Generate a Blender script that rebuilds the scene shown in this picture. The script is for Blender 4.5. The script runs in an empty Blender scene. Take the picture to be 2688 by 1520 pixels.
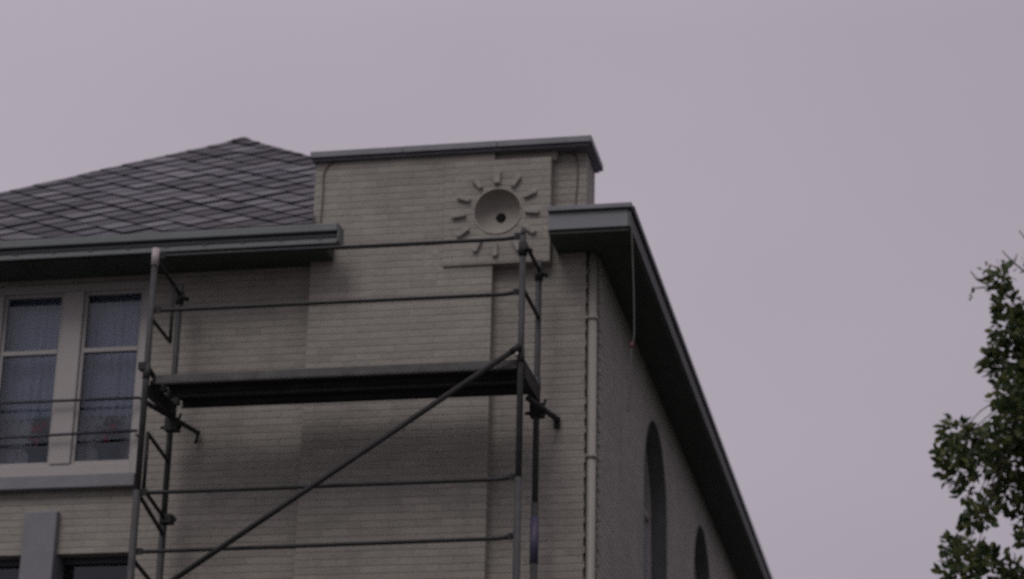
import bpy, bmesh, math, random
from mathutils import Vector, Matrix, Quaternion
from mathutils.noise import noise
R = math.radians
sc = bpy.context.scene
C = sc.collection

# ------------------------------------------------------------------ camera
PITCH, YAW, ROLL, FPX = 0.36014769, 0.19719831, 0.02164708, 6310.54
CAM = Vector((0, -18.4, 1.6))
fw = Vector((-math.sin(YAW)*math.cos(PITCH), math.cos(YAW)*math.cos(PITCH), math.sin(PITCH)))
rt = fw.cross(Vector((0, 0, 1))).normalized(); up = rt.cross(fw)
r2 = math.cos(ROLL)*rt + math.sin(ROLL)*up
u2 = -math.sin(ROLL)*rt + math.cos(ROLL)*up
cd = bpy.data.cameras.new('camera'); cam = bpy.data.objects.new('camera', cd); C.objects.link(cam)
m = Matrix((r2, u2, -fw)).transposed().to_4x4(); m.translation = CAM
cam.matrix_world = m
cd.sensor_width = 36; cd.lens = FPX/2688*36; cd.clip_start = .1; cd.clip_end = 3000
cd.dof.use_dof = True; cd.dof.focus_distance = 11.0; cd.dof.aperture_fstop = 2.8   # the phone missed its focus
sc.camera = cam

# ------------------------------------------------------------------ light
SUN_EL, SUN_AZ = 46.0, 192.0          # azimuth clockwise from +Y
w = bpy.data.worlds.new("World"); sc.world = w; w.use_nodes = True
nt = w.node_tree; nt.nodes.clear()
def N(t, ty, **k):
    n = t.nodes.new(ty)
    for a, b in k.items(): setattr(n, a, b)
    return n
sky = N(nt, 'ShaderNodeTexSky', sky_type='NISHITA', sun_disc=False)
sky.sun_elevation = R(SUN_EL); sky.sun_rotation = R(SUN_AZ)
bg = N(nt, 'ShaderNodeBackground'); bg.inputs[1].default_value = .1
out = N(nt, 'ShaderNodeOutputWorld')
tc = N(nt, 'ShaderNodeTexCoord')
mp = N(nt, 'ShaderNodeMapping'); mp.inputs['Scale'].default_value = (1, 1, 2.2)
nz = N(nt, 'ShaderNodeTexNoise'); nz.inputs['Scale'].default_value = 2.3; nz.inputs['Detail'].default_value = 3; nz.inputs['Roughness'].default_value = .45
rp = N(nt, 'ShaderNodeValToRGB')
rp.color_ramp.elements[0].position = .3; rp.color_ramp.elements[0].color = (3.78, 3.34, 3.82, 1)
rp.color_ramp.elements[1].position = .7; rp.color_ramp.elements[1].color = (4.32, 3.84, 4.34, 1)
# thinner cloud to the left (brighter), thicker to the right
dt = N(nt, 'ShaderNodeVectorMath', operation='DOT_PRODUCT'); dt.inputs[1].default_value = (-.92, .0, .38)
mr = N(nt, 'ShaderNodeMapRange'); mr.inputs['From Min'].default_value = -.1; mr.inputs['From Max'].default_value = .6
mr.inputs['To Min'].default_value = .86; mr.inputs['To Max'].default_value = 1.16
sp = N(nt, 'ShaderNodeSeparateXYZ')
zr = N(nt, 'ShaderNodeMapRange'); zr.inputs['From Min'].default_value = .45; zr.inputs['From Max'].default_value = 1.
zr.inputs['To Min'].default_value = 1.0; zr.inputs['To Max'].default_value = 2.3
zl = N(nt, 'ShaderNodeMapRange'); zl.inputs['From Min'].default_value = 0; zl.inputs['From Max'].default_value = .24; zl.inputs['To Min'].default_value = .5
zm = N(nt, 'ShaderNodeMath', operation='MULTIPLY')
mu = N(nt, 'ShaderNodeMath', operation='MULTIPLY')
vs = N(nt, 'ShaderNodeVectorMath', operation='SCALE')
mx = N(nt, 'ShaderNodeMix', data_type='RGBA'); mx.inputs[0].default_value = .95
L = nt.links.new
L(tc.outputs['Generated'], mp.inputs[0]); L(mp.outputs[0], nz.inputs['Vector']); L(nz.outputs['Fac'], rp.inputs[0])
L(tc.outputs['Generated'], dt.inputs[0]); L(dt.outputs['Value'], mr.inputs['Value'])
L(tc.outputs['Generated'], sp.inputs[0]); L(sp.outputs['Z'], zr.inputs['Value'])
L(sp.outputs['Z'], zl.inputs['Value']); L(zr.outputs[0], zm.inputs[0]); L(zl.outputs[0], zm.inputs[1])
L(mr.outputs[0], mu.inputs[0]); L(zm.outputs[0], mu.inputs[1])
L(rp.outputs[0], vs.inputs[0]); L(mu.outputs[0], vs.inputs['Scale'])
L(sky.outputs[0], mx.inputs[6]); L(vs.outputs[0], mx.inputs[7]); L(mx.outputs[2], bg.inputs[0]); L(bg.outputs[0], out.inputs[0])

sd = bpy.data.lights.new('sun', 'SUN'); sd.energy = .62; sd.angle = R(26); sd.color = (1, .95, .9)
so = bpy.data.objects.new('sun', sd); C.objects.link(so)
az = R(SUN_AZ); el = R(SUN_EL)
sv = Vector((math.sin(az)*math.cos(el), math.cos(az)*math.cos(el), math.sin(el)))
so.rotation_euler = sv.to_track_quat('Z', 'Y').to_euler()
so.location = (0, -20, 30)
sc.cycles.use_denoising = False      # the phone picture is grainy
sc.view_settings.view_transform = 'Standard'; sc.view_settings.look = 'None'
sc.view_settings.exposure = 0; sc.view_settings.gamma = 1

# ------------------------------------------------------------------ materials
def mat(name, col, rough=.7, metal=0, spec=.5, var=.12, scale=6, bump=.0, bscale=60, dirt=None, detail=5):
    """procedural surface: base colour varied by two noises, optional stains and bump"""
    m = bpy.data.materials.new(name); m.use_nodes = True; t = m.node_tree; l = t.links.new
    b = t.nodes['Principled BSDF']
    b.inputs['Roughness'].default_value = rough; b.inputs['Metallic'].default_value = metal
    b.inputs['Specular IOR Level'].default_value = spec
    tc = N(t, 'ShaderNodeTexCoord')
    n = N(t, 'ShaderNodeTexNoise'); n.inputs['Scale'].default_value = scale; n.inputs['Detail'].default_value = detail
    l(tc.outputs['Object'], n.inputs['Vector'])
    r = N(t, 'ShaderNodeValToRGB'); r.color_ramp.elements[0].position = .3; r.color_ramp.elements[1].position = .7
    r.color_ramp.elements[0].color = (*[c*(1-var) for c in col], 1)
    r.color_ramp.elements[1].color = (*[c*(1+var) for c in col], 1)
    l(n.outputs['Fac'], r.inputs[0]); cur = r.outputs[0]
    if dirt:
        n2 = N(t, 'ShaderNodeTexNoise'); n2.inputs['Scale'].default_value = scale*.4; n2.inputs['Detail'].default_value = 8; n2.inputs['Roughness'].default_value = .7
        l(tc.outputs['Object'], n2.inputs['Vector'])
        r2_ = N(t, 'ShaderNodeValToRGB'); r2_.color_ramp.elements[0].position = .52; r2_.color_ramp.elements[1].position = .72
        l(n2.outputs['Fac'], r2_.inputs[0])
        x = N(t, 'ShaderNodeMix', data_type='RGBA'); x.inputs[7].default_value = (*dirt, 1)
        l(r2_.outputs[0], x.inputs[0]); l(cur, x.inputs[6]); cur = x.outputs[2]
    l(cur, b.inputs['Base Color'])
    if bump:
        n3 = N(t, 'ShaderNodeTexNoise'); n3.inputs['Scale'].default_value = bscale; n3.inputs['Detail'].default_value = 4
        l(tc.outputs['Object'], n3.inputs['Vector'])
        bp = N(t, 'ShaderNodeBump'); bp.inputs['Strength'].default_value = bump; bp.inputs['Distance'].default_value = .01
        l(n3.outputs['Fac'], bp.inputs['Height']); l(bp.outputs[0], b.inputs['Normal'])
    return m

def brick_mat(name, col, joint, row=.0625, length=.22, jvis=.36, rough=1):
    m = bpy.data.materials.new(name); m.use_nodes = True; t = m.node_tree; l = t.links.new
    b = t.nodes['Principled BSDF']; b.inputs['Roughness'].default_value = .65; b.inputs['Specular IOR Level'].default_value = .3
    g = N(t, 'ShaderNodeNewGeometry'); s = N(t, 'ShaderNodeSeparateXYZ'); l(g.outputs['Position'], s.inputs[0])
    a = N(t, 'ShaderNodeMath', operation='ADD'); l(s.outputs['X'], a.inputs[0]); l(s.outputs['Y'], a.inputs[1])
    cb = N(t, 'ShaderNodeCombineXYZ'); l(a.outputs[0], cb.inputs[0]); l(s.outputs['Z'], cb.inputs[1])
    # hand-laid courses wobble a little
    wn = N(t, 'ShaderNodeTexNoise'); wn.inputs['Scale'].default_value = 2.5; l(g.outputs['Position'], wn.inputs['Vector'])
    ws = N(t, 'ShaderNodeVectorMath', operation='SCALE'); ws.inputs['Scale'].default_value = .012; l(wn.outputs['Color'], ws.inputs[0])
    wa = N(t, 'ShaderNodeVectorMath', operation='ADD'); l(cb.outputs[0], wa.inputs[0]); l(ws.outputs[0], wa.inputs[1])
    br = N(t, 'ShaderNodeTexBrick'); l(wa.outputs[0], br.inputs['Vector'])
    br.inputs['Scale'].default_value = 1; br.inputs['Brick Width'].default_value = length; br.inputs['Row Height'].default_value = row
    br.inputs['Mortar Size'].default_value = .0045; br.inputs['Mortar Smooth'].default_value = .4; br.inputs['Bias'].default_value = 0
    br.inputs['Color1'].default_value = (*[c*.90 for c in col], 1); br.inputs['Color2'].default_value = (*[min(1, c*1.08) for c in col], 1)
    br.inputs['Mortar'].default_value = (*col, 1)
    # the paint bridges some joints and leaves others open and grey
    jn = N(t, 'ShaderNodeTexNoise'); jn.inputs['Scale'].default_value = 4.5; jn.inputs['Detail'].default_value = 5; jn.inputs['Roughness'].default_value = .65
    jm = N(t, 'ShaderNodeMapping'); jm.inputs['Scale'].default_value = (1, 1, 4.5); l(g.outputs['Position'], jm.inputs[0]); l(jm.outputs[0], jn.inputs['Vector'])
    jr = N(t, 'ShaderNodeMapRange'); jr.inputs['From Min'].default_value = .44; jr.inputs['From Max'].default_value = .66
    jr.inputs['To Max'].default_value = jvis; jr.inputs['To Min'].default_value = jvis*.1; l(jn.outputs['Fac'], jr.inputs['Value'])
    # bed joints come from the height alone, so that the head joints can be fainter (filled with paint)
    s2 = N(t, 'ShaderNodeSeparateXYZ'); l(wa.outputs[0], s2.inputs[0])
    pp = N(t, 'ShaderNodeMath', operation='PINGPONG'); pp.inputs[1].default_value = row/2; l(s2.outputs['Y'], pp.inputs[0])
    bj = N(t, 'ShaderNodeMapRange'); bj.inputs['From Min'].default_value = .0015; bj.inputs['From Max'].default_value = .0065; bj.inputs['To Min'].default_value = 1; bj.inputs['To Max'].default_value = 0
    l(pp.outputs[0], bj.inputs['Value'])
    hj = N(t, 'ShaderNodeMath', operation='MULTIPLY'); l(br.outputs['Fac'], hj.inputs[0]); hj.inputs[1].default_value = .45
    jmx = N(t, 'ShaderNodeMath', operation='MAXIMUM'); l(bj.outputs[0], jmx.inputs[0]); l(hj.outputs[0], jmx.inputs[1])
    jf = N(t, 'ShaderNodeMath', operation='MULTIPLY'); l(jmx.outputs[0], jf.inputs[0]); l(jr.outputs[0], jf.inputs[1])
    x = N(t, 'ShaderNodeMix', data_type='RGBA'); l(jf.outputs[0], x.inputs[0]); l(br.outputs['Color'], x.inputs[6]); x.inputs[7].default_value = (*joint, 1)
    # weathering stains
    n2 = N(t, 'ShaderNodeTexNoise'); n2.inputs['Scale'].default_value = 1.3; n2.inputs['Detail'].default_value = 8; n2.inputs['Roughness'].default_value = .65
    l(g.outputs['Position'], n2.inputs['Vector'])
    r2_ = N(t, 'ShaderNodeMapRange'); r2_.inputs['From Min'].default_value = .35; r2_.inputs['From Max'].default_value = .75
    r2_.inputs['To Min'].default_value = 1.06; r2_.inputs['To Max'].default_value = .84; l(n2.outputs['Fac'], r2_.inputs['Value'])
    n4 = N(t, 'ShaderNodeTexNoise'); n4.inputs['Scale'].default_value = 22; n4.inputs['Detail'].default_value = 5; l(g.outputs['Position'], n4.inputs['Vector'])
    r4 = N(t, 'ShaderNodeMapRange'); r4.inputs['To Min'].default_value = .9; r4.inputs['To Max'].default_value = 1.1; l(n4.outputs['Fac'], r4.inputs['Value'])
    mm = N(t, 'ShaderNodeMath', operation='MULTIPLY'); l(r2_.outputs[0], mm.inputs[0]); l(r4.outputs[0], mm.inputs[1])
    # rain streaks: long in z, narrow along the wall
    ms = N(t, 'ShaderNodeMapping'); ms.inputs['Scale'].default_value = (7, 7, .7); l(g.outputs['Position'], ms.inputs[0])
    n5 = N(t, 'ShaderNodeTexNoise'); n5.inputs['Scale'].default_value = 1; n5.inputs['Detail'].default_value = 6; l(ms.outputs[0], n5.inputs['Vector'])
    r5 = N(t, 'ShaderNodeMapRange'); r5.inputs['From Min'].default_value = .45; r5.inputs['From Max'].default_value = .75; r5.inputs['To Min'].default_value = 1; r5.inputs['To Max'].default_value = .92; l(n5.outputs['Fac'], r5.inputs['Value'])
    m5 = N(t, 'ShaderNodeMath', operation='MULTIPLY'); l(mm.outputs[0], m5.inputs[0]); l(r5.outputs[0], m5.inputs[1]); mm = m5
    sc_ = N(t, 'ShaderNodeVectorMath', operation='SCALE'); l(x.outputs[2], sc_.inputs[0]); l(mm.outputs[0], sc_.inputs['Scale'])
    l(sc_.outputs[0], b.inputs['Base Color'])
    iv = N(t, 'ShaderNodeMath', operation='SUBTRACT'); iv.inputs[0].default_value = 1; l(jmx.outputs[0], iv.inputs[1])
    ad = N(t, 'ShaderNodeMath', operation='MULTIPLY_ADD'); l(n4.outputs['Fac'], ad.inputs[0]); ad.inputs[1].default_value = .9
    ij = N(t, 'ShaderNodeMath', operation='MULTIPLY'); l(iv.outputs[0], ij.inputs[0]); ij.inputs[1].default_value = .7; l(ij.outputs[0], ad.inputs[2])
    bp = N(t, 'ShaderNodeBump'); bp.inputs['Strength'].default_value = .9; bp.inputs['Distance'].default_value = .007*rough
    l(ad.outputs[0], bp.inputs['Height']); l(bp.outputs[0], b.inputs['Normal'])
    return m

WALLC = (.312, .298, .260)
M = {}
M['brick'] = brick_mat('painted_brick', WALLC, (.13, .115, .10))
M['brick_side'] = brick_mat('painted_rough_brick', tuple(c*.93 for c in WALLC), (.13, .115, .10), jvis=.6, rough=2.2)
M['render'] = mat('painted_stone', (.325, .308, .272), .7, var=.05, scale=9, bump=.4, bscale=40, dirt=(.34, .32, .27))
M['ray'] = mat('weathered_stone', (.30, .29, .26), .8, var=.15, scale=14, bump=.4)
M['bluegrey'] = mat('blue_grey_stone', (.20, .208, .222), .6, var=.08, scale=7, bump=.25, dirt=(.165, .17, .18))
M['gutter'] = mat('grey_green_paint', (.145, .168, .168), .5, var=.08, scale=5, bump=.1, dirt=(.10, .112, .11))
M['fascia'] = mat('pale_grey_paint', (.185, .198, .208), .5, var=.06, scale=5)
M['soffit'] = mat('dark_green_boards', (.042, .055, .044), .7, var=.2, scale=5)
M['lead'] = mat('zinc_flashing', (.165, .167, .187), .5, metal=.3, var=.12, scale=8)
M['darkmetal'] = mat('dark_trim', (.035, .035, .045), .5, var=.2)
M['frame'] = mat('white_window_paint', (.38, .365, .35), .4, var=.03)
M['jamb'] = mat('dull_blue_jamb', (.11, .118, .115), .7, var=.12, bump=.2)
M['pipe'] = mat('cream_pipe_paint', (.30, .288, .252), .45, var=.05, scale=4, dirt=(.31, .30, .26))
M['steel'] = mat('galvanised_steel', (.052, .056, .056), .65, metal=.2, var=.3, scale=9, bump=.1, dirt=(.07, .06, .055))
M['steel_dark'] = mat('shaded_rail_steel', (.024, .025, .025), .7, metal=.2, var=.3, scale=9)  # darker copy of the steel: shade on rails seen from below put into colour
M['deck'] = mat('worn_deck_steel', (.10, .10, .095), .7, metal=.2, var=.25, scale=8, bump=.2)
M['deck_shade'] = mat('shaded_deck_underside', (.012, .012, .011), .9)  # near black, with the shade beneath the deck put into the colour
M['hole'] = mat('black_void', (.004, .004, .004), .9, var=.1)
M['red'] = mat('red_plastic', (.14, .04, .04), .5)
M['cap'] = mat('pale_sleeve', (.42, .38, .38), .6)
M['tape'] = mat('violet_tape', (.07, .06, .11), .5)
M['cable'] = mat('brown_cable', (.13, .10, .08), .6)
M['wire'] = mat('grey_wire', (.12, .12, .12), .6)
M['palewire'] = mat('pale_rope', (.10, .10, .09), .7)
M['bars'] = mat('dark_bar_paint', (.03, .035, .045), .5)
M['pot'] = mat('glazed_blue_pot', (.05, .14, .19), .3, var=.1)
M['leafp'] = mat('geranium_leaf', (.06, .20, .15), .6, var=.3)
M['flower'] = mat('red_flower', (.85, .05, .14), .6, var=.2)
M['ground'] = mat('asphalt', (.06, .058, .055), .9, var=.2, scale=1.5, bump=.3, bscale=80)
M['room'] = mat('dim_plaster', (.22, .2, .17), .9)
M['bark'] = mat('bark', (.06, .045, .035), .9, var=.3, scale=10, bump=.8, bscale=25)

def slate_mat():
    m = mat('slate', (.022, .021, .030), .6, var=.4, scale=.9, bump=.15, bscale=50, spec=.4)
    t = m.node_tree; l = t.links.new; b = t.nodes['Principled BSDF']
    src = b.inputs['Base Color'].links[0].from_socket
    g = N(t, 'ShaderNodeNewGeometry'); r = N(t, 'ShaderNodeMapRange'); r.inputs['To Min'].default_value = .65; r.inputs['To Max'].default_value = 1.35
    l(g.outputs['Random Per Island'], r.inputs['Value'])
    s = N(t, 'ShaderNodeVectorMath', operation='SCALE'); l(src, s.inputs[0]); l(r.outputs[0], s.inputs['Scale']); l(s.outputs[0], b.inputs['Base Color'])
    r2_ = N(t, 'ShaderNodeMapRange'); r2_.inputs['To Min'].default_value = .7; r2_.inputs['To Max'].default_value = .42
    l(g.outputs['Random Per Island'], r2_.inputs['Value']); l(r2_.outputs[0], b.inputs['Roughness'])
    return m
M['slate'] = slate_mat()
M['slate_under'] = mat('roof_underlay', (.018, .016, .022), .8)

def leaf_mat():
    m = bpy.data.materials.new('leaf'); m.use_nodes = True; t = m.node_tree; l = t.links.new
    b = t.nodes['Principled BSDF']; b.inputs['Roughness'].default_value = .5
    g = N(t, 'ShaderNodeNewGeometry'); r = N(t, 'ShaderNodeValToRGB')
    e = r.color_ramp.elements; e[0].position = 0; e[0].color = (.028, .055, .02, 1); e[1].position = 1; e[1].color = (.19, .20, .07, 1)
    k = e.new(.5); k.color = (.06, .10, .035, 1)
    l(g.outputs['Random Per Island'], r.inputs[0]); l(r.outputs[0], b.inputs['Base Color'])
    tr = N(t, 'ShaderNodeBsdfTranslucent'); l(r.outputs[0], tr.inputs[0]); x = N(t, 'ShaderNodeMixShader'); x.inputs[0].default_value = .35
    l(b.outputs[0], x.inputs[1]); l(tr.outputs[0], x.inputs[2]); l(x.outputs[0], t.nodes['Material Output'].inputs[0])
    return m
M['leaf'] = leaf_mat()

def glass_mat():
    m = bpy.data.materials.new('window_glass'); m.use_nodes = True; t = m.node_tree; l = t.links.new
    t.nodes.remove(t.nodes['Principled BSDF'])
    tr = N(t, 'ShaderNodeBsdfTransparent'); tr.inputs[0].default_value = (.78, .82, .84, 1)
    gl = N(t, 'ShaderNodeBsdfGlossy'); gl.inputs['Roughness'].default_value = .03; gl.inputs[0].default_value = (.8, .85, .9, 1)
    f = N(t, 'ShaderNodeFresnel'); f.inputs[0].default_value = 1.7
    n = N(t, 'ShaderNodeTexNoise'); n.inputs['Scale'].default_value = 3; bp = N(t, 'ShaderNodeBump'); bp.inputs['Strength'].default_value = .05
    l(n.outputs['Fac'], bp.inputs['Height']); l(bp.outputs[0], gl.inputs['Normal'])
    x = N(t, 'ShaderNodeMixShader'); l(f.outputs[0], x.inputs[0]); l(tr.outputs[0], x.inputs[1]); l(gl.outputs[0], x.inputs[2])
    l(x.outputs[0], t.nodes['Material Output'].inputs[0]); return m
M['glass'] = glass_mat()
def curtain_mat(name, col, tr_amt):
    m = mat(name, col, .9, var=.06, scale=6); t = m.node_tree; l = t.links.new
    tr = N(t, 'ShaderNodeBsdfTransparent'); x = N(t, 'ShaderNodeMixShader'); x.inputs[0].default_value = tr_amt
    l(t.nodes['Principled BSDF'].outputs[0], x.inputs[1]); l(tr.outputs[0], x.inputs[2]); l(x.outputs[0], t.nodes['Material Output'].inputs[0])
    return m
M['curtain'] = curtain_mat('blue_grey_net', (.70, .76, .88), .03)
M['curtain2'] = curtain_mat('pale_net', (.74, .74, .80), .04)

# ------------------------------------------------------------------ mesh helpers
def box(bm, x0, x1, y0, y1, z0, z1):
    v = [bm.verts.new(p) for p in [(x0,y0,z0),(x1,y0,z0),(x1,y1,z0),(x0,y1,z0),(x0,y0,z1),(x1,y0,z1),(x1,y1,z1),(x0,y1,z1)]]
    for f in ((3,2,1,0),(4,5,6,7),(0,1,5,4),(1,2,6,5),(2,3,7,6),(3,0,4,7)): bm.faces.new([v[i] for i in f])
    return v
def tube(bm, a, b, r, n=12, rb=None):
    a = Vector(a); b = Vector(b); d = (b-a).normalized(); rb = r if rb is None else rb
    s = d.orthogonal().normalized(); t = d.cross(s)
    A = [bm.verts.new(a + r*(math.cos(2*math.pi*i/n)*s + math.sin(2*math.pi*i/n)*t)) for i in range(n)]
    B = [bm.verts.new(b + rb*(math.cos(2*math.pi*i/n)*s + math.sin(2*math.pi*i/n)*t)) for i in range(n)]
    for i in range(n):
        f = bm.faces.new([A[i], A[(i+1) % n], B[(i+1) % n], B[i]]); f.smooth = True
    bm.faces.new(A[::-1]); bm.faces.new(B)
def path(bm, pts, r, n=8):
    pts = [Vector(p) for p in pts]; rings = []
    s = (pts[1]-pts[0]).orthogonal().normalized()
    for i, p in enumerate(pts):
        d = (pts[min(i+1, len(pts)-1)] - pts[max(i-1, 0)]).normalized()
        s = (s - d*s.dot(d)).normalized(); t = d.cross(s)
        rr = r[i] if isinstance(r, (list, tuple)) else r
        rings.append([bm.verts.new(p + rr*(math.cos(2*math.pi*k/n)*s + math.sin(2*math.pi*k/n)*t)) for k in range(n)])
    for A, B in zip(rings, rings[1:]):
        for k in range(n):
            f = bm.faces.new([A[k], A[(k+1) % n], B[(k+1) % n], B[k]]); f.smooth = True
    bm.faces.new(rings[0][::-1]); bm.faces.new(rings[-1])
def obj(name, bm, mt, parent=None, bev=0):
    me = bpy.data.meshes.new(name)
    bmesh.ops.recalc_face_normals(bm, faces=bm.faces[:])
    bm.to_mesh(me); bm.free()
    o = bpy.data.objects.new(name, me); C.objects.link(o)
    o.data.materials.append(M[mt])
    if bev:
        b = o.modifiers.new('bevel', 'BEVEL'); b.width = bev; b.segments = 2; b.limit_method = 'ANGLE'; b.angle_limit = R(40)
    if parent is not None:
        o.parent = parent
        o.matrix_parent_inverse = PINV(parent)
    return o
def PINV(p):
    m = Matrix.Translation(p.location) if p.parent is None else Matrix.Identity(4)
    return m.inverted()
def tag(o, label=None, cat=None, group=None, kind=None):
    for k, v in (('label', label), ('category', cat), ('group', group), ('kind', kind)):
        if v: o[k] = v
    return o
def empty(name, loc, label, cat, group=None):
    o = bpy.data.objects.new(name, None); C.objects.link(o); o.location = loc; o.empty_display_size = .3
    return tag(o, label, cat, group)
def BM(): return bmesh.new()
def bxo(name, dims, mt, parent, bev=0):
    bm = BM()
    for d in (dims if isinstance(dims[0], (tuple, list)) else [dims]): box(bm, *d)
    return obj(name, bm, mt, parent, bev)

def wall_sheet(bm, u0, u1, z0, z1, holes, d0, d1, axis, arches=()):
    """a wall of real thickness from depth d0 (outside) to d1; holes = (ua,ub,za,zb); arches = (ua,ub,sill,spring,rise)"""
    def P(u, z, d): return (u, d, z) if axis == 'x' else (d, u, z)
    us = {u0, u1}; zs = {z0, z1}
    for a in holes: us |= {a[0], a[1]}; zs |= {a[2], a[3]}
    acol = []
    for a in arches: acol.append((a[0], a[1])); us |= {a[0], a[1]}
    us = sorted(u for u in us if u0-1e-6 <= u <= u1+1e-6); zs = sorted(z for z in zs if z0-1e-6 <= z <= z1+1e-6)
    def q(*p): bm.faces.new([bm.verts.new(x) for x in p])
    def solid(ua, ub, za, zb):
        um = (ua+ub)/2; zm = (za+zb)/2
        if not (u0 < um < u1 and z0 < zm < z1): return False
        return not any(h[0] < um < h[1] and h[2] < zm < h[3] for h in holes)
    ue = [us[0]-1]+us+[us[-1]+1]; ze = [zs[0]-1]+zs+[zs[-1]+1]
    for i in range(1, len(ue)-2):
        ua, ub = ue[i], ue[i+1]
        if any(a[0]-1e-6 <= ua and ub <= a[1]+1e-6 for a in acol):
            a = [a for a in arches if a[0]-1e-6 <= ua][-1]; n = 24; c = (a[0]+a[1])/2; h = (a[1]-a[0])/2
            top = lambda u: a[3] + a[4]*math.sqrt(max(0, 1-((u-c)/h)**2))
            for k in range(n):
                t0, t1 = [c - h*math.cos(math.pi*j/n) for j in (k, k+1)]
                for d in (d0, d1):
                    q(P(t0, top(t0), d), P(t1, top(t1), d), P(t1, z1, d), P(t0, z1, d)); q(P(t0, z0, d), P(t1, z0, d), P(t1, a[2], d), P(t0, a[2], d))
                q(P(t0, z1, d0), P(t1, z1, d0), P(t1, z1, d1), P(t0, z1, d1))
            continue
        for j in range(1, len(ze)-2):
            za, zb = ze[j], ze[j+1]
            if not solid(ua, ub, za, zb): continue
            q(P(ua,za,d0), P(ub,za,d0), P(ub,zb,d0), P(ua,zb,d0)); q(P(ua,za,d1), P(ub,za,d1), P(ub,zb,d1), P(ua,zb,d1))
            if not solid(ue[i-1], ua, za, zb): q(P(ua,za,d0), P(ua,zb,d0), P(ua,zb,d1), P(ua,za,d1))
            if not solid(ub, ue[i+2], za, zb): q(P(ub,za,d0), P(ub,zb,d0), P(ub,zb,d1), P(ub,za,d1))
            if not solid(ua, ub, ze[j-1], za): q(P(ua,za,d0), P(ub,za,d0), P(ub,za,d1), P(ua,za,d1))
            if not solid(ua, ub, zb, ze[j+2]): q(P(ua,zb,d0), P(ub,zb,d0), P(ub,zb,d1), P(ua,zb,d1))

# ------------------------------------------------------------------ ground
bm = BM(); S = 900
bmesh.ops.create_grid(bm, x_segments=8, y_segments=8, size=S)
tag(obj('ground', bm, 'ground'), 'dark asphalt ground in front of the building', kind='structure')

# ------------------------------------------------------------------ building
XL, XR, XP0, XP1, XC = -10.4, -2.962, -5.40, -3.83, -3.055
B = empty('building', (-6.7, 0, 0), 'cream painted brick building with slate roof, stone sun emblem and grey eaves', 'building')
WIN = (-9.07, -6.83, 7.17, 8.93)
LOW = (-8.95, -6.83, 5.0, 6.51)
bm = BM()
wall_sheet(bm, XL, XC, 0, 9.12, [WIN, LOW, (-4.24, -3.35, 8.87, 9.12)], 0, .30, 'x')
obj('front_wall', bm, 'brick', B)
bm = BM()
wall_sheet(bm, XP0, XC, 9.122, 9.90, [(-4.24, -3.35, 9.122, 9.79)], 0, .43, 'x')
obj('parapet', bm, 'brick', B)
bm = BM()
wall_sheet(bm, XP0, XP1, 0, 9.898, [(-4.24, XP1, 8.87, 9.79)], -.10, .05, 'x')
obj('pier', bm, 'brick', B)
# side wall with tall arched windows, a chase for the downpipe at the corner
ARCH = [(2.85+3.87*k, 4.48+3.87*k, 5.6, 7.86, .76) for k in range(3)]
bm = BM()
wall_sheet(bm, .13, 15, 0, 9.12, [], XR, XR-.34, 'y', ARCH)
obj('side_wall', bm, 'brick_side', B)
bxo('back_wall', [(XL, XR, 15.002, 15.3, 0, 9.12), (XL-.3, XL-.002, 0, 15.3, 0, 9.12), (XC-.3, XC-.004, .302, .5, 0, 9.12)], 'brick', B)
# arch reveals and side windows
for a in ARCH:
    bm = BM(); c = (a[0]+a[1])/2; h = (a[1]-a[0])/2; n = 24
    pts = [(a[0], a[2])] + [(c-h*math.cos(math.pi*j/n), a[3]+a[4]*math.sin(math.pi*j/n)) for j in range(n+1)] + [(a[1], a[2])]
    def inset(p, k):
        return (c+(p[0]-c)*(h-k)/h, (a[2]+k if p[1] < a[2]+1e-4 else p[1]-(k*.9 if p[1] > a[3]+1e-4 else 0)))
    ring = [[bm.verts.new((x, *inset(p, k))) for p in pts] for x, k in ((XR+.002, 0.0), (XR-.30, 0.0), (XR-.30, .02), (XR+.002, .02))]
    for A_, B_ in ((0, 1), (1, 2), (2, 3), (3, 0)):
        for j in range(len(pts)):
            k = (j+1) % len(pts); f = bm.faces.new([ring[A_][j], ring[A_][k], ring[B_][k], ring[B_][j]])
    wd = obj('arched_window', bm, 'jamb', B)
    wd['label'] = 'tall narrow arched side window with dull blue reveal'
    bm = BM()
    ring = [[bm.verts.new((x, *inset(p, k))) for p in pts] for x, k in ((XR-.15, .021), (XR-.22, .021), (XR-.22, .085), (XR-.15, .085))]
    for A_, B_ in ((0, 1), (1, 2), (2, 3), (3, 0)):
        for j in range(len(pts)):
            k = (j+1) % len(pts); bm.faces.new([ring[A_][j], ring[A_][k], ring[B_][k], ring[B_][j]])
    box(bm, XR-.21, XR-.16, c-.03, c+.03, a[2]+.08, a[3]+a[4]-.09)
    box(bm, XR-.208, XR-.162, a[0]+.085, c-.031, a[3]-.025, a[3]+.025); box(bm, XR-.208, XR-.162, c+.031, a[1]-.085, a[3]-.025, a[3]+.025)
    obj('frame', bm, 'frame', wd)
    bm = BM(); bm.faces.new([bm.verts.new((XR-.185, *inset(p, .07))) for p in pts]); obj('pane', bm, 'glass', wd)

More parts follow.
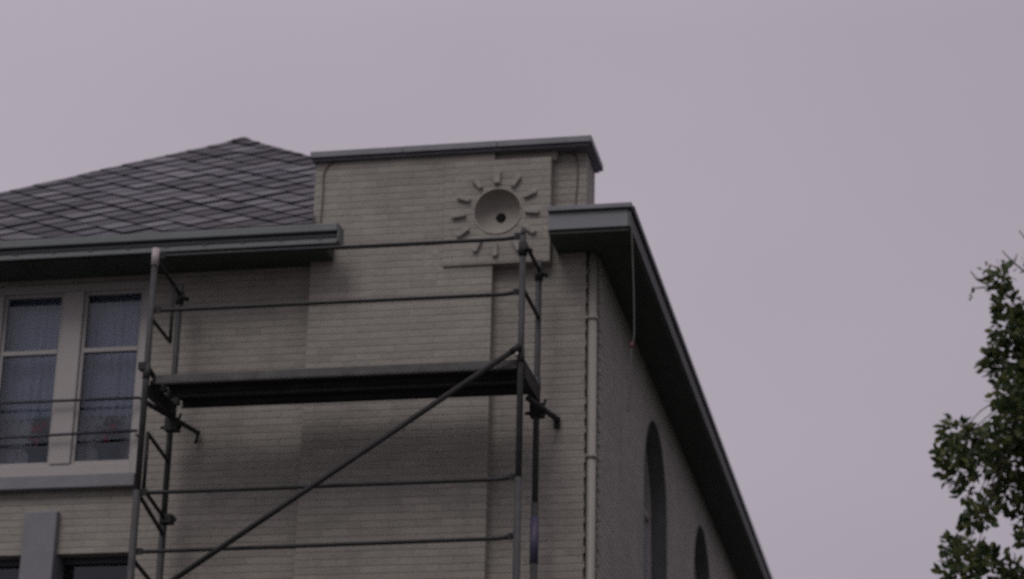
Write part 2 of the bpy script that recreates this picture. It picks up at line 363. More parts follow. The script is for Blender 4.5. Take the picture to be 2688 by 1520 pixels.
# big window, three lights
W = bxo('window', [(WIN[0], WIN[0]+.09, .03, .12, WIN[2], WIN[3]), (WIN[1]-.085, WIN[1], .03, .12, WIN[2], WIN[3]),
                   (WIN[0]+.09, WIN[1]-.085, .032, .118, 8.855, WIN[3]), (WIN[0]+.09, WIN[1]-.085, .032, .118, WIN[2], 7.295)], 'frame', B, .006)
W['label'] = 'wide three light window with white frame behind the left scaffold post'
lights = [(-8.98, -8.37), (-8.19, -7.64), (-7.455, -6.915)]
for a, b in ((-8.37, -8.19), (-7.64, -7.455)):
    bxo('mullion', (a, b, .02, .125, 7.296, 8.854), 'frame', W, .008)
for a, b in lights:
    bxo('casement', [(a-.0, a+.028, .05, .10, 7.297, 8.853), (b-.028, b, .05, .10, 7.297, 8.853), (a+.028, b-.028, .052, .098, 8.825, 8.853), (a+.028, b-.028, .052, .098, 7.297, 7.325)], 'frame', W, .004)
    bxo('glazing_bar', (a+.028, b-.028, .045, .10, 8.295, 8.335), 'frame', W, .004)
    bm = BM(); bm.faces.new([bm.verts.new(p) for p in ((a+.02, .075, 7.31), (b-.02, .075, 7.31), (b-.02, .075, 8.84), (a+.02, .075, 8.84))]); obj('pane', bm, 'glass', W)
for z, za in ((7.841, 7.834), (7.513, 7.544)):
    bm = BM(); tube(bm, (-9.05, -.045, z+.002), (WIN[1]-.02, -.045, za), .012); 
    for x in (-9.04, WIN[1]-.03): tube(bm, (x, -.045, z-.002), (x, .05, z-.002), .01)
    g = obj('guard_bar', bm, 'bars', W)
bxo('sill', (WIN[0]-.03, WIN[1]-.0, -.09, .16, 7.055, 7.168), 'bluegrey', W, .006)
bxo('inner_sill', (WIN[0], WIN[1], .13, .42, 7.25, 7.29), 'frame', W, .004)
bm = BM(); tube(bm, (WIN[0]+.02, .25, 7.515), (WIN[1]-.02, .25, 7.53), .008); obj('curtain_rod', bm, 'bars', W)
# lower window with central grey pier
W2 = bxo('lower_window', [(LOW[0], LOW[0]+.07, .13, .22, LOW[2], LOW[3]), (LOW[1]-.07, LOW[1], .13, .22, LOW[2], LOW[3]), (LOW[0]+.07, LOW[1]-.07, .132, .218, 6.45, LOW[3]),
                          (LOW[0]+.07, LOW[1]-.07, .132, .218, LOW[2], 5.08)], 'darkmetal', B, .005)
for a, b in ((LOW[0]+.06, -7.776), (-7.484, LOW[1]-.06)):
    bm = BM(); bm.faces.new([bm.verts.new(p) for p in ((a, .175, 5.06), (b, .175, 5.06), (b, .175, 6.47), (a, .175, 6.47))]); obj('pane', bm, 'glass', W2)
bxo('stone_mullion', (-7.775, -7.485, -.075, .24, 4.9, 6.865), 'bluegrey', W2, .012)
# rooms behind the windows: dark void closed off by a floor and a partition
bxo('room', [(XL, -5.5, 3.2, 3.3, 4.5, 9.1), (-5.5, -5.4, .31, 3.3, 4.5, 9.1), (XL, -5.5, .31, 3.19, 6.75, 6.95), (XL, -5.5, .31, 3.19, 4.6, 4.8)], 'room', B)

# eaves: left gutter, right return, side
gl = bxo('gutter', [(-10.9, -5.075, -.46, -.44, 8.985, 9.072), (-10.9, -5.07, -.505, -.42, 9.075, 9.145)], 'gutter', B, .008)
bxo('bead', [(-10.9, -5.073, -.485, -.461, 8.972, 9.002)], 'gutter', gl, .005)
bxo('bead', [(-10.9, -5.073, -.472, -.461, 9.035, 9.052)], 'darkmetal', gl)
bxo('gutter_end', (-5.068, -5.055, -.50, -.33, 8.98, 9.14), 'gutter', gl, .006)
bxo('gutter_floor', (-10.9, -5.07, -.4195, -.32, 9.0, 9.14), 'gutter', gl, .006)
bxo('soffit', [(-10.9, -5.20, -.438, -.002, 8.965, 8.985), (-10.9, -10.42, 0, 15.3, 8.965, 8.985)], 'soffit', B)
bxo('eaves_board', [(-10.9, -5.20, -.3195, -.0021, 8.987, 9.12), (-10.9, -10.72, .0, 15.3, 8.987, 9.12)], 'soffit', B)
XE = -2.612
fa = bxo('fascia', [(-3.295, XE-.02, -.46, -.44, 8.995, 9.145)], 'fascia', B, .004)
bxo('cap', [(-3.298, XE+.012, -.495, -.42, 9.148, 9.19)], 'lead', fa, .005)
bxo('side_fascia', [(XE-.018, XE, -.462, 15.3, 8.985, 9.13)], 'jamb', B, .003)
bxo('roof_edge', [(XE-.05, XE+.025, -.418, 15.35, 9.132, 9.188)], 'darkmetal', B, .004)
bxo('side_soffit', [(-3.295, XE-.02, -.438, -.002, 8.965, 8.985), (XR+.002, XE-.02, 0, 15.3, 8.965, 8.985), (XC+.002, XR+.0018, .0, .126, 8.966, 8.984)], 'soffit', B)
bxo('flat_roof', [(-3.295, XE-.03, -.436, -.003, 8.99, 9.16), (XR+.003, XE-.051, 0, 15.25, 8.99, 9.16), (XL, XR, .44, 15.25, 9.121, 9.16)], 'lead', B)

x = -10.6
while x < -5.2:
    bxo('bracket', (x, x+.03, -.478, -.4725, 9.008, 9.03), 'darkmetal', gl, .003); x += .335
# coping of the parapet
cp = bxo('coping', [(-5.435, -4.622, -.17, .48, 9.902, 9.958), (-4.618, -3.802, -.171, .48, 9.902, 9.9585), (-3.798, -2.99, -.17, .48, 9.902, 9.958)], 'lead', B, .004)
bxo('drip', (-5.42, -3.02, -.14, .46, 9.880, 9.9015), 'lead', cp)

# ---- sun emblem panel
px0, px1, pz0, pz1, py = -4.25, -3.34, 8.86, 9.80, -.122
cx, cz, cr = -3.79, 9.33, .2
bm = BM(); n = 48
def rect_pt(a):
    dx, dz = math.cos(a), math.sin(a); t = 1e9
    if dx > 1e-9: t = min(t, (px1-cx)/dx)
    if dx < -1e-9: t = min(t, (px0-cx)/dx)
    if dz > 1e-9: t = min(t, (pz1-cz)/dz)
    if dz < -1e-9: t = min(t, (pz0-cz)/dz)
    return (cx+dx*t, cz+dz*t)
angs = sorted([2*math.pi*i/n for i in range(n)] + [math.atan2(z-cz, x-cx) % (2*math.pi) for x in (px0, px1) for z in (pz0, pz1)])
Vo = [bm.verts.new((rect_pt(a)[0], py, rect_pt(a)[1])) for a in angs]
Vb = [bm.verts.new((v.co.x, .22, v.co.z)) for v in Vo]
rings = [[bm.verts.new((cx+cr*math.cos(a), py, cz+cr*math.sin(a))) for a in angs]]
prof = [(.985, .04)] + [(math.cos(t*math.pi/2*.86)*.985, .04+.11*math.sin(t*math.pi/2)) for t in [i/7 for i in range(1, 8)]]
k = len(angs)
for j in range(k):
    i2 = (j+1) % k
    bm.faces.new([Vo[j], Vo[i2], rings[0][i2], rings[0][j]]); bm.faces.new([Vo[j], Vo[i2], Vb[i2], Vb[j]])
bm.faces.new(Vb)
SUNP = obj('sun_emblem', bm, 'brick', B)
bm = BM(); rings = [[bm.verts.new((cx+cr*rr*math.cos(a), py+dd, cz+cr*rr*math.sin(a))) for a in angs] for rr, dd in [(1.0, 0)]+prof]
for j in range(k):
    i2 = (j+1) % k
    for A_, B_ in zip(rings, rings[1:]):
        f = bm.faces.new([A_[j], A_[i2], B_[i2], B_[j]]); f.smooth = True
obj('sun_disc', bm, 'render', SUNP)
bm = BM(); path(bm, [(cx+(cr+.004)*math.cos(2*math.pi*i/48), py-.002, cz+(cr+.004)*math.sin(2*math.pi*i/48)) for i in range(49)], .007, 8); obj('rim', bm, 'render', SUNP)
SUNP['label'] = 'raised square stone panel with hollow sun disc and twelve short rays'
bm = BM(); tube(bm, (cx, .012, cz), (cx, .20, cz), .036, 24); obj('socket_hole', bm, 'hole', SUNP)
ang12 = [i*30 for i in range(12)]
rays = {0: (-3.799, 9.635), 30: (-3.634, 9.592), 60: (-3.512, 9.468), 90: (-3.492, 9.307), 120: (-3.512, 9.145), 150: (-3.62, 9.01), 180: (-3.800, 8.975),
        210: (-3.955, 9.02), 240: (-4.083, 9.148), 270: (-4.12, 9.303), 300: (-4.083, 9.456), 330: (-3.967, 9.588)}
for a, (x, z) in rays.items():
    bm = BM(); th = math.atan2(z-cz, x-cx); L_ = .060; wd_ = .036 if a == 0 else .024
    # tapered relief bar with rounded outer end
    outl = [(-L_, -wd_*.7), (L_*.8, -wd_), (L_, -wd_*.4), (L_, wd_*.4), (L_*.8, wd_), (-L_, wd_*.7)]
    f_ = [bm.verts.new((x+u*math.cos(th)-v*math.sin(th), py-.034, z+u*math.sin(th)+v*math.cos(th))) for u, v in outl]
    b_ = [bm.verts.new((v.co.x, py+.01, v.co.z)) for v in f_]
    bm.faces.new(f_); bm.faces.new(b_[::-1])
    for j in range(6): bm.faces.new([f_[j], f_[(j+1) % 6], b_[(j+1) % 6], b_[j]])
    obj('ray', bm, 'ray', SUNP, .004)
bxo('air_brick', [(-4.36, -4.29, -.103, -.06, 8.965, 9.02)], 'ray', B, .004)
bxo('air_brick', [(-6.28, -6.22, -.003, .04, 8.965, 9.005)], 'ray', B, .004)

bxo('added_infill', (-3.828, -3.30, -.055, -.0005, 9.802, 9.8985), 'brick', B)  # added brick piece, set forward to lighten the deep shade under the coping
# ---- downpipe in its chase
bm = BM(); tube(bm, (-3.0, .035, 0), (-3.0, .035, 8.964), .036, 20)
DP = obj('downpipe', bm, 'pipe', B)
for z in (8.39, 7.2, 5.9, 4.6, 3.3, 2.0):
    bm = BM(); tube(bm, (-3.0, .035, z-.018), (-3.0, .035, z+.018), .045, 20); box(bm, -3.056, -3.042, .0, .03, z-.015, z+.015); obj('collar', bm, 'pipe', DP)
bxo('chase', [(XC-.003, XR-.02, .126, .134, 0, 8.963)], 'jamb', B)
# toothed brick quoins either side of the chase
random.seed(8); bm = BM(); z = .02; i = 0
while z < 8.95:
    if i % 2 == 0: box(bm, XC-.05, XC+random.uniform(.004, .014), .003, .11, z, z+.052)
    else: box(bm, XR-.06, XR+.006, .131, .24, z, z+.052)
    z += .0625; i += 1
obj('quoin', bm, 'brick', B)

# ---- slate pyramid roof
TP = math.tan(R(35)); AX, AY, AZ, HW, EZ = -7.13, 3.09, 11.636, 3.55, 9.15
SL = HW/math.cos(R(35))
def clip(poly, nx, ny, c):       # keep nx*x+ny*y<=c
    o = []
    for i in range(len(poly)):
        p, q_ = poly[i], poly[(i+1) % len(poly)]; dp = nx*p[0]+ny*p[1]-c; dq = nx*q_[0]+ny*q_[1]-c
        if dp <= 0: o.append(p)
        if dp*dq < 0:
            t = dp/(dp-dq); o.append((p[0]+t*(q_[0]-p[0]), p[1]+t*(q_[1]-p[1])))
    return o
RF = empty('roof', (0, 0, 0), None, None); RF.parent = B; RF.matrix_parent_inverse = PINV(B)
del_me = RF
random.seed(5)
bm = BM(); bu = BM()
cs, sn = math.cos(R(35)), math.sin(R(35))
for side in range(4):
    rot = Matrix.Rotation(math.pi/2*side, 3, 'Z')
    def W3(s, t, lift=0):            # s along eave from centre, t up the slope
        v = Vector((s, -HW+t*cs, 0)); v = rot @ v
        nrm = rot @ Vector((0, -sn, cs))
        return Vector((AX, AY, EZ)) + v + Vector((0, 0, t*sn)) + nrm*lift
    tri = [(-HW, 0), (HW, 0), (0, SL)]
    regs = [tri]
    if side == 0:
        s0 = XP0-AX; t0 = (.435-(AY-HW))/cs
        regs = [clip(tri, 1, 0, s0), clip(clip(tri, -1, 0, -s0), 0, -1, -t0), [(s0, 0), (s0+.12, 0), (s0, .44)]]
    if side == 1:      # right face, stop behind the parapet
        regs = [clip(tri, -1, 0, -(.435-AY))]
    for rg in regs:
        bu.faces.new([bu.verts.new(W3(s, t, -.004)) for s, t in rg])
    a = .177
    rows = int(SL/a)+2; cols = int(HW/a)+3
    for r_ in range(-1, rows):
        for c_ in range(-cols, cols):
            cs_, ct = (c_*2 + (r_ % 2))*a, r_*a
            g = .982; jx = random.uniform(-.006, .006); jl = random.uniform(-.004, .006)
            dia = [(cs_+jx, ct-a*g), (cs_+a*g+jx, ct), (cs_+jx, ct+a*g), (cs_-a*g+jx, ct)]
            for rg in regs:
                p = dia
                # clip by the region's edges
                ctr = (sum(q_[0] for q_ in rg)/len(rg), sum(q_[1] for q_ in rg)/len(rg))
                for i in range(len(rg)):
                    A_, B_ = rg[i], rg[(i+1) % len(rg)]
                    nx, ny = B_[1]-A_[1], A_[0]-B_[0]; c0 = nx*A_[0]+ny*A_[1]
                    if nx*ctr[0]+ny*ctr[1] > c0: nx, ny, c0 = -nx, -ny, -c0
                    if len(p) >= 3: p = clip(p, nx, ny, c0)
                if len(p) < 3: continue
                lift = lambda q_: .006 + max(0, jl+.019*(1-(q_[1]-(ct-a))/(2*a)))
                top = [bm.verts.new(W3(*q_, lift(q_))) for q_ in p]; bot = [bm.verts.new(W3(*q_, .001)) for q_ in p]
                bm.faces.new(top)
                for i in range(len(p)): bm.faces.new([top[i], top[(i+1) % len(p)], bot[(i+1) % len(p)], bot[i]])
obj('slates', bm, 'slate', RF); obj('underlay', bu, 'slate_under', RF)
for sx, sy, lim in ((-1, -1, 1.0), (1, -1, .72), (1, 1, 1.0), (-1, 1, 1.0)):
    bm = BM(); A0 = Vector((AX, AY, AZ)); E0 = Vector((AX+sx*HW, AY+sy*HW, EZ)); d = E0-A0; n_ = 22; dn = d.normalized(); sd_ = dn.cross(Vector((0, 0, 1))).normalized(); upv = sd_.cross(dn)
    for i in range(int(n_*lim)):
        a0 = A0+d*(i/n_); a1 = A0+d*((i+1.12)/n_); j = random.uniform(0, .006); wv = .075
        if sx > 0 and sy < 0 and a1.y < .46: break
        q1 = [a0+sd_*wv-upv*.045, a0+upv*.012, a0-sd_*wv-upv*.045, a1-sd_*wv-upv*(.045-j), a1+upv*(.012+j), a1+sd_*wv-upv*(.045-j)]
        v = [bm.verts.new(p) for p in q1]; bm.faces.new([v[0], v[1], v[4], v[5]]); bm.faces.new([v[1], v[2], v[3], v[4]]); bm.faces.new([v[5], v[4], v[3]])
    obj('hip_capping', bm, 'slate', RF)
bm = BM(); bmesh.ops.create_cone(bm, cap_ends=True, segments=7, radius1=.19, radius2=.05, depth=.09, matrix=Matrix.Translation((AX+.02, AY, AZ-.04)) @ Matrix.Rotation(.12, 4, 'Y')); obj('apex_cap', bm, 'slate_under', RF, .01)

# ------------------------------------------------------------------ cables
def cable(name, pts, r, mt, label):
    # smooth through the points
    P_ = [Vector(p) for p in pts]; o = []
    for i in range(len(P_)-1):
        p0, p1, p2, p3 = P_[max(i-1, 0)], P_[i], P_[i+1], P_[min(i+2, len(P_)-1)]
        for k in range(5):
            t = k/5; o.append(.5*((2*p1)+(-p0+p2)*t+(2*p0-5*p1+4*p2-p3)*t*t+(-p0+3*p1-3*p2+p3)*t**3))
    o.append(P_[-1]); bm = BM(); path(bm, o, r)
    return tag(obj(name, bm, mt), label, 'cable')
cable('cable', [(-5.16, -.106, 9.885), (-5.24, -.108, 9.875), (-5.30, -.108, 9.83), (-5.325, -.108, 9.76), (-5.322, -.107, 9.615), (-5.328, -.107, 9.35), (-5.335, -.107, 9.15)], .007, 'cable', 'thin brown cable curving down the left edge of the parapet')
cable('cable', [(-3.25, -.006, 9.885), (-3.17, -.008, 9.865), (-3.135, -.008, 9.80), (-3.13, -.007, 9.63), (-3.145, -.007, 9.40), (-3.145, -.007, 9.20)], .007, 'cable', 'thin brown cable bending down the parapet right of the sun emblem')
hc = cable('cable', [(-2.605, -.475, 9.02), (-2.595, -.475, 8.8), (-2.583, -.47, 8.4), (-2.58, -.465, 8.05), (-2.60, -.46, 7.95), (-2.613, -.45, 7.72), (-2.632, -.44, 7.45), (-2.64, -.44, 7.42)], .0055, 'palewire', 'loose pale cable hanging from the right eave corner')
bm = BM(); tube(bm, (-2.595, -.461, 7.985), (-2.601, -.46, 7.945), .011, 8); k_ = obj('clip', bm, 'red', hc)

# ------------------------------------------------------------------ curtains and pots
def curtain(x0, x1, y, z0, z1, mt, label, grp='net curtains behind the window', seed=1):
    random.seed(seed); bm = BM(); n_ = 60; ph = random.uniform(0, 6)
    rows = []
    for z_ in (z0, (z0+z1)/2, z1):
        rows.append([bm.verts.new((x0+(x1-x0)*i/n_, y+.018*math.sin(i*.95+ph+.2*math.sin(i*.4))+.01*math.sin(i*.33+z_), z_)) for i in range(n_+1)])
    for A_, B_ in zip(rows, rows[1:]):
        for i in range(n_): f = bm.faces.new([A_[i], A_[i+1], B_[i+1], B_[i]]); f.smooth = True
    return tag(obj('curtain', bm, mt), label, 'curtain', grp)
curtain(-8.99, -8.38, .285, 7.79, 8.915, 'curtain', 'long blue grey net curtain in the leftmost light of the window', seed=1)
curtain(-8.25, -7.60, .285, 7.79, 8.915, 'curtain', 'long blue grey net curtain left of the thick white mullion', seed=2)
curtain(-7.50, -6.87, .285, 7.79, 8.915, 'curtain', 'long blue grey net curtain between the white mullion and scaffold post', seed=3)
curtain(-8.25, -7.60, .30, 7.30, 7.80, 'curtain2', 'short pale cafe curtain behind the left flower pot', seed=4)
curtain(-7.50, -6.87, .30, 7.30, 7.80, 'curtain2', 'short pale cafe curtain behind the right flower pot', seed=5)
def pot_plant(x, y, z, label, seed, wid, hgt):
    t = empty('potted_plant', (x, y, z), label, 'potted plant', 'flowering plants on the inner window sill')
    bm = BM(); pr = [(.065, 0), (.078, .02), (.098, .16), (.108, .165), (.108, .19), (.095, .19), (.09, .165)]; n_ = 20; rg = []
    for r_, h_ in pr: rg.append([bm.verts.new((x+r_*math.cos(2*math.pi*i/n_), y+r_*.8*math.sin(2*math.pi*i/n_), z+h_)) for i in range(n_)])
    for A_, B_ in zip(rg, rg[1:]):
        for i in range(n_): f = bm.faces.new([A_[i], A_[(i+1) % n_], B_[(i+1) % n_], B_[i]]); f.smooth = True
    bm.faces.new(rg[0]); bm.faces.new(rg[-1]); obj('pot', bm, 'pot', t)
    random.seed(seed); bl = BM()
    for i in range(330):
        a_ = random.uniform(0, 6.28); q_ = random.random()**.6; h_ = random.random()
        p = Vector((x+wid*q_*math.cos(a_)*(1-.35*h_), y+.07*q_*math.sin(a_), z+.17+hgt*h_))
        leaf(bl, p, random.uniform(.022, .036), .8)
    for i in range(14):
        bf = BM()
        a_ = random.uniform(0, 6.28); h_ = random.uniform(.05, .8)
        c_ = Vector((x+wid*.55*math.cos(a_)*random.random(), y-.065, z+.17+hgt*h_))
        for k in range(10): leaf(bf, c_+Vector((random.gauss(0, .008), random.gauss(0, .004), random.gauss(0, .008))), .02, .9)
        obj('flower_head', bf, 'flower', t)
    obj('foliage', bl, 'leafp', t)
def leaf(bm, p, s, asp=.5, axis=None):
    d = Vector((random.gauss(0, 1), random.gauss(0, 1), random.gauss(0, .8))).normalized() if axis is None else (axis+Vector((random.gauss(0, .45), random.gauss(0, .45), random.gauss(0, .4)))).normalized()
    s_ = d.cross(Vector((random.gauss(0, 1), random.gauss(0, 1), random.gauss(0, 1)))).normalized(); nn = d.cross(s_)
    a = p; b = p+d*s*.5+s_*s*asp*.5+nn*s*.08; c = p+d*s*1.0-nn*s*.1; e = p+d*s*.5-s_*s*asp*.5+nn*s*.08; b2 = p+d*s*.8+s_*s*asp*.33; e2 = p+d*s*.8-s_*s*asp*.33
    bm.faces.new([bm.verts.new(v) for v in (a, b, b2, c, e2, e)])
pot_plant(-7.80, .165, 7.291, 'red flowering pot plant left of the thick white mullion', 11, .13, .30)
pot_plant(-7.17, .165, 7.291, 'bushy red flowering pot plant in the right window light', 12, .16, .27)

# ------------------------------------------------------------------ scaffold
XO, XI = -6.455, -3.395
YO, YI = -1.0, -.27
SF = empty('scaffold', (-4.9, -.64, 0), 'grey steel scaffold tower with one plank deck standing before the wall', 'scaffold')
def tb(name, a, b, r, mt='steel', parent=None, **k):
    bm = BM(); tube(bm, a, b, r, 14); return obj(name, bm, mt, parent or SF, **k)
TOPS = {(XO, YO): 8.775, (XI, YO): 8.735, (XO-.025, YI): 8.745, (XI-.005, YI): 8.80}
for (x, y), zt in TOPS.items():
    bm = BM(); tube(bm, (x, y, .02), (x, y, 6.74), .030, 16); tube(bm, (x, y, 6.742), (x, y, zt), .0255, 16)
    for z in (3.75, 5.72, 7.73): tube(bm, (x, y, z-.06), (x, y, z+.06), .031, 16)
    p = obj('standard', bm, 'steel', SF)
    bm = BM(); box(bm, x-.075, x+.075, y-.075, y+.075, 0, .012); tube(bm, (x, y, .012), (x, y, .25), .022); obj('base_plate', bm, 'steel', p, .002)
    bm = BM()
    if (x, y) == (XO, YO): tube(bm, (x, y, 8.64), (x, y, 8.79), .031, 16); obj('sleeve', bm, 'cap', p)
    else:
        tube(bm, (x, y, zt-.17), (x, y, zt-.06), .036, 16); tube(bm, (x+.02, y-.05, zt-.12), (x+.06, y+.03, zt-.12), .02, 8); obj('coupler', bm, 'steel_dark', p)
bm = BM(); tube(bm, (XI, YO, 8.735), (XI, YO, 8.80), .017, 12); obj('spigot', bm, 'steel', SF)
def rail(name, z0, z1, r, x0=XO, x1=XI, y=-.965):
    bm = BM(); pts = [(x0, y-.01, z0), (x0+.10, y, z0), (x1-.16, y, z1), (x1, y-.01, z1+.012)]
    path(bm, pts, [r*.9, r, r, r*1.2], 10)
    for x, z in ((x0+.03, z0), (x1-.03, z1+.01)): box(bm, x-.045, x+.045, y-.022, y-.008, z-.026, z+.026)
    return obj(name, bm, 'steel_dark', SF)
rail('guard_rail', 8.735, 8.728, .0165); rail('guard_rail', 8.262, 8.258, .0165)
rail('guard_rail', 6.728, 6.742, .0165); rail('guard_rail', 6.25, 6.273, .0165)
# diagonal brace
bm = BM(); a, b = Vector((-3.41, -1.055, 7.775)), Vector((-6.058, -1.055, 6.015)); d = (b-a).normalized()
tube(bm, a+d*.05, a+d*4.1, .0225, 14); tube(bm, a-d*.03, a+d*.06, .028, 14)
obj('diagonal_brace', bm, 'steel_dark', SF)
# deck planks with folded edges and punched rims
for y0 in (-.985, -.645):
    y1 = y0+.325; x0, x1 = -6.375, -3.43
    bm = BM(); box(bm, x0, x1, y0+.004, y1-.004, 7.692, 7.70)
    box(bm, x0, x1, y0, y0+.004, 7.632, 7.702); box(bm, x0, x1, y1-.004, y1, 7.632, 7.702)
    box(bm, x0, x1, y0+.0045, y0+.022, 7.628, 7.632); box(bm, x0, x1, y1-.022, y1-.0045, 7.628, 7.632)
    xx = x0+.04          # punched beads along the folded rim
    while xx < x1-.05:
        box(bm, xx, xx+.022, y0+.006, y0+.018, 7.6245, 7.6279); box(bm, xx, xx+.022, y0-.003, y0-.0002, 7.640, 7.655); xx += .045
    pl = obj('deck_plank', bm, 'deck', SF)
    bxo('underside', (x0+.01, x1-.01, y0+.023, y1-.023, 7.684, 7.6915), 'deck_shade', pl)  # dark sheet standing in for the shade under the plank
    for xx, s_ in ((x0, -1), (x1, 1)):
        for yy in (y0+.05, y1-.09):
            bxo('hook', (min(xx, xx+s_*.05), max(xx, xx+s_*.05), yy, yy+.04, 7.64, 7.72), 'steel_dark', pl)
for x in (XO, XI):
    bxo('transom', [(x-.03, x+.03, YO+.03, YI-.03, 7.56, 7.575), (x-.03, x-.024, YO+.03, YI-.03, 7.5755, 7.665), (x+.024, x+.03, YO+.03, YI-.03, 7.5755, 7.665)], 'steel_dark', SF)
    for z in (5.6, 3.6, 1.6): tb('transom', (x, YO, z), (x, YI, z), .021, 'steel_dark')
bxo('gusset', [(XI-.012, XI-.004, -.95, -.30, 7.666, 7.76)], 'steel_dark', SF)
bm = BM(); path(bm, [(XO-.045, -1.0, 7.77), (XO, -1.0, 7.78), (XO+.02, -.9, 7.73), (XO+.01, -.7, 7.70)], .022, 8); box(bm, XO-.06, XO+.0, -1.04, -.96, 7.74, 7.80); obj('clamp', bm, 'steel_dark', SF)
# end guards: left end has hoop frames, right end plain rungs
def bent(name, pts, r, mt='steel_dark'):
    bm = BM()
    for a, b in zip(pts, pts[1:]): tube(bm, a, b, r, 10)
    for p in pts[1:-1]: bmesh.ops.create_uvsphere(bm, u_segments=8, v_segments=6, radius=r, matrix=Matrix.Translation(p))
    return obj(name, bm, mt, SF)
bent('end_guard', [(XO, YO, 8.71), (XO-.02, YI, 8.655)], .0165)
bent('end_guard', [(XO+.002, YO, 8.19), (XO-.01, -.47, 8.165), (XO-.01, -.49, 8.66)], .015)
bent('end_guard', [(XI, YO, 8.70), (XI, YI, 8.715)], .017); bent('end_guard', [(XI, YO, 8.30), (XI, YI, 8.30)], .017)
bent('frame_hoop', [(XO-.02, YI, 7.19), (XO, -.86, 7.255), (XO, -.86, 6.79), (XO-.02, YI, 6.71)], .016)
bent('rung', [(XO, YO, 6.73), (XO-.02, YI, 6.575)], .017)
bent('rung', [(XO, YO, 6.19), (XO-.02, YI, 6.10)], .017)
# couplers on inner standards and anchor tubes to the wall
for x, dx, hk in ((XO-.01, .155, 1), (XI, .13, 0)):
    yA = -.90 if hk else -.62
    bm = BM(); A_ = Vector((x+.02 - (.03 if hk else .03), yA, 7.50)); B_ = Vector((x+dx-.005, -.035, 7.505)); tube(bm, A_, B_, .021 if hk else .024, 12)
    if hk: tube(bm, B_, B_+Vector((-.02, .0, -.09)), .014, 8)
    else: box(bm, B_.x-.03, B_.x+.02, -.035, -.004, 7.44, 7.53)
    an = obj('anchor_tube', bm, 'steel_dark', SF)
    bm = BM(); box(bm, x-.055, x+.06, YI-.05, YI+.045, 7.45, 7.56); tube(bm, (x-.10, YI, 7.49), (x+.08, YI, 7.49), .014, 8); tube(bm, (x+.045, YI-.02, 7.50), (x+.075, YI-.02, 7.60), .012, 8)
    obj('coupler', bm, 'steel_dark', an, .01)
bm = BM(); box(bm, XO-.05, XO+.055, YI-.045, YI+.045, 6.66, 6.74); tube(bm, (XO, YI, 6.70), (XO+.085, YI, 6.70), .018, 8); obj('coupler', bm, 'steel_dark', SF, .008)
bm = BM(); tube(bm, (XI-.005, YI-.045, 7.56), (XI-.005, YI-.045, 7.64), .02, 10); obj('locking_pin', bm, 'red', SF)
bm = BM(); tube(bm, (XI-.02, YO-.075, 7.70), (XI-.02, YO-.055, 7.735), .012, 8); obj('locking_pin', bm, 'cap', SF)
bm = BM(); tube(bm, (XI-.005, YI, 6.25), (XI-.005, YI, 6.62), .0345, 14); obj('tape', bm, 'tape', SF)

# ------------------------------------------------------------------ tree
T = empty('broadleaf_tree', (3.1, 3.4, 0), 'dark leafy tree with ragged crown at the right edge', 'tree')
random.seed(21)
bt = BM()
trunk = [(3.1, 3.4, -.05), (3.05, 3.42, 2), (3.15, 3.38, 4), (3.0, 3.4, 6), (2.95, 3.3, 8), (3.05, 3.3, 9.8), (3.0, 3.3, 11.2)]
path(bt, trunk, [.30, .24, .2, .16, .12, .07, .03], 12)
LOBES = [(0.37,2.74,9.60,.10),(0.42,3.04,9.44,.10),(0.42,2.87,9.15,.14),(0.40,3.1,8.94,.17),(0.27,3.13,8.9,.09),(0.40,2.57,8.43,.15),(0.44,2.51,8.16,.19),(-0.12,3.34,8.3,.13),(-0.15,2.76,7.94,.12),(-0.13,2.73,7.77,.12),(0.01,3.5,8.25,.13),(0.11,2.97,7.9,.11),(0.29,3.34,8.22,.17),(0.38,2.98,7.92,.2),(-0.05,3.14,7.69,.06),(0.06,2.65,7.33,.10),(-0.02,3.13,7.40,.06),(0.18,3.37,7.64,.09),(0.33,3.02,7.62,.12),(0.46,3.24,7.52,.12),(-0.17,3.17,7.17,.09),(-0.04,2.56,6.92,.14),(0.15,3.26,7.0,.15),(0.29,3.09,6.88,.13),(-0.18,2.8,6.83,.11),(0.50,2.53,7.08,.09),(0.43,3.37,6.91,.10)]
for z_ in [6.7+.27*i for i in range(11)]:
    for x_ in (.66, .92, 1.2):
        if x_ < .7 and 6.95 < z_ < 7.55: continue
        LOBES.append((x_+random.uniform(-.05, .1), 3.2+random.uniform(-.4, .4), z_+random.uniform(-.1, .1), .22))
N_IN = len(LOBES)
for i in range(190):       # the rest of the crown, beyond the picture's edge
    while True:
        p = Vector((random.uniform(.55, 5.9), random.uniform(.6, 6.2), random.uniform(4.4, 11.9)))
        q_ = Vector(((p.x-3.25)/2.7, (p.y-3.4)/2.8, (p.z-8.2)/3.8))
        if .5 < q_.length < 1: break
    LOBES.append((p.x, p.y, p.z, random.uniform(.22, .42)))
bl = BM()
tp = [Vector(p) for p in trunk]
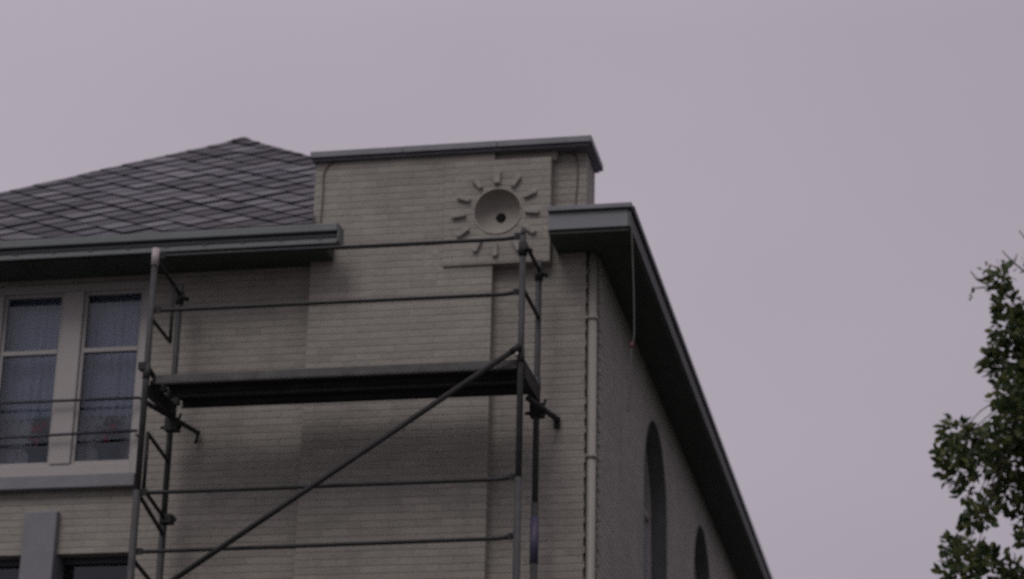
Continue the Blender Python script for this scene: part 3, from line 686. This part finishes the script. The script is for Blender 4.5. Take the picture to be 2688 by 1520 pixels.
for i, (x, y, z, r_) in enumerate(LOBES):
    c_ = Vector((x, y, z))
    nl = 108 if i < N_IN else 210
    nl = int(nl*(r_/.13)**1.5) if i < N_IN else nl
    for k in range(nl):
        g = Vector((random.gauss(0, 1), random.gauss(0, 1), random.gauss(0, 1))).normalized()*r_*random.random()**.38*(1.12 if i < N_IN else 1)
        # several leaflets fan out from one short twig
        base = c_+g; ax = (g.normalized()*.9+Vector((-.25, 0, -.1)))
        leaf(bl, base, random.uniform(.06, .12) if i < N_IN else random.uniform(.08, .13), .55, ax)
    # twig toward the trunk
    k_ = min(tp, key=lambda q_: abs(q_.z-(z-1.1))); mid = c_.lerp(k_, .45)+Vector((0, 0, .12))
    if i < N_IN:
        nb = min((Vector(l_[:3]) for l_ in LOBES[N_IN:]), key=lambda v: (v-c_).length+2*abs(v.x-c_.x-.4)); (path(bt, [c_+Vector((.05, 0, 0)), c_.lerp(nb, .3)+Vector((0, .03, .05)), c_.lerp(nb, .65)+Vector((0, -.03, .02)), nb], [.003, .005, .007, .010], 5) if i < 27 else None); continue
    path(bt, [c_, c_.lerp(mid, .5)+Vector((0, 0, .03)), mid, k_], [.006, .012, .022, .05], 6)
tw = [[(-.0+.098, 3, 9.777), (.153, 3, 9.69), (.309, 3, 9.59), (.60, 3.05, 9.45), (1.2, 3.1, 9.1)], [(.398, 3, 9.964), (.493, 3, 9.84), (.625, 3, 9.72), (1.0, 3.1, 9.4)], [(.562, 3, 10.163), (.68, 3.02, 9.98), (1.0, 3.1, 9.7)], [(.10, 3, 9.60), (.2, 3, 9.61), (.309, 3, 9.59)], [(.0+.53, 3, 9.93), (.50, 3, 9.84)]]
for t_ in tw: path(bt, t_, [.005]+[.008]*(len(t_)-1), 5)
for p in ((.43, 3, 9.84), (.12, 3, 9.53), (.24, 3, 9.72), (.30, 3, 9.80), (.27, 3, 9.75), (.33, 3, 9.70), (.46, 3, 9.63), (.60, 3, 9.8), (.62, 3, 9.9)):
    for k in range(4): leaf(bl, Vector(p)+Vector((random.gauss(0, .025), 0, random.gauss(0, .025))), .06, .42)
obj('trunk', bt, 'bark', T); obj('crown', bl, 'leaf', T)
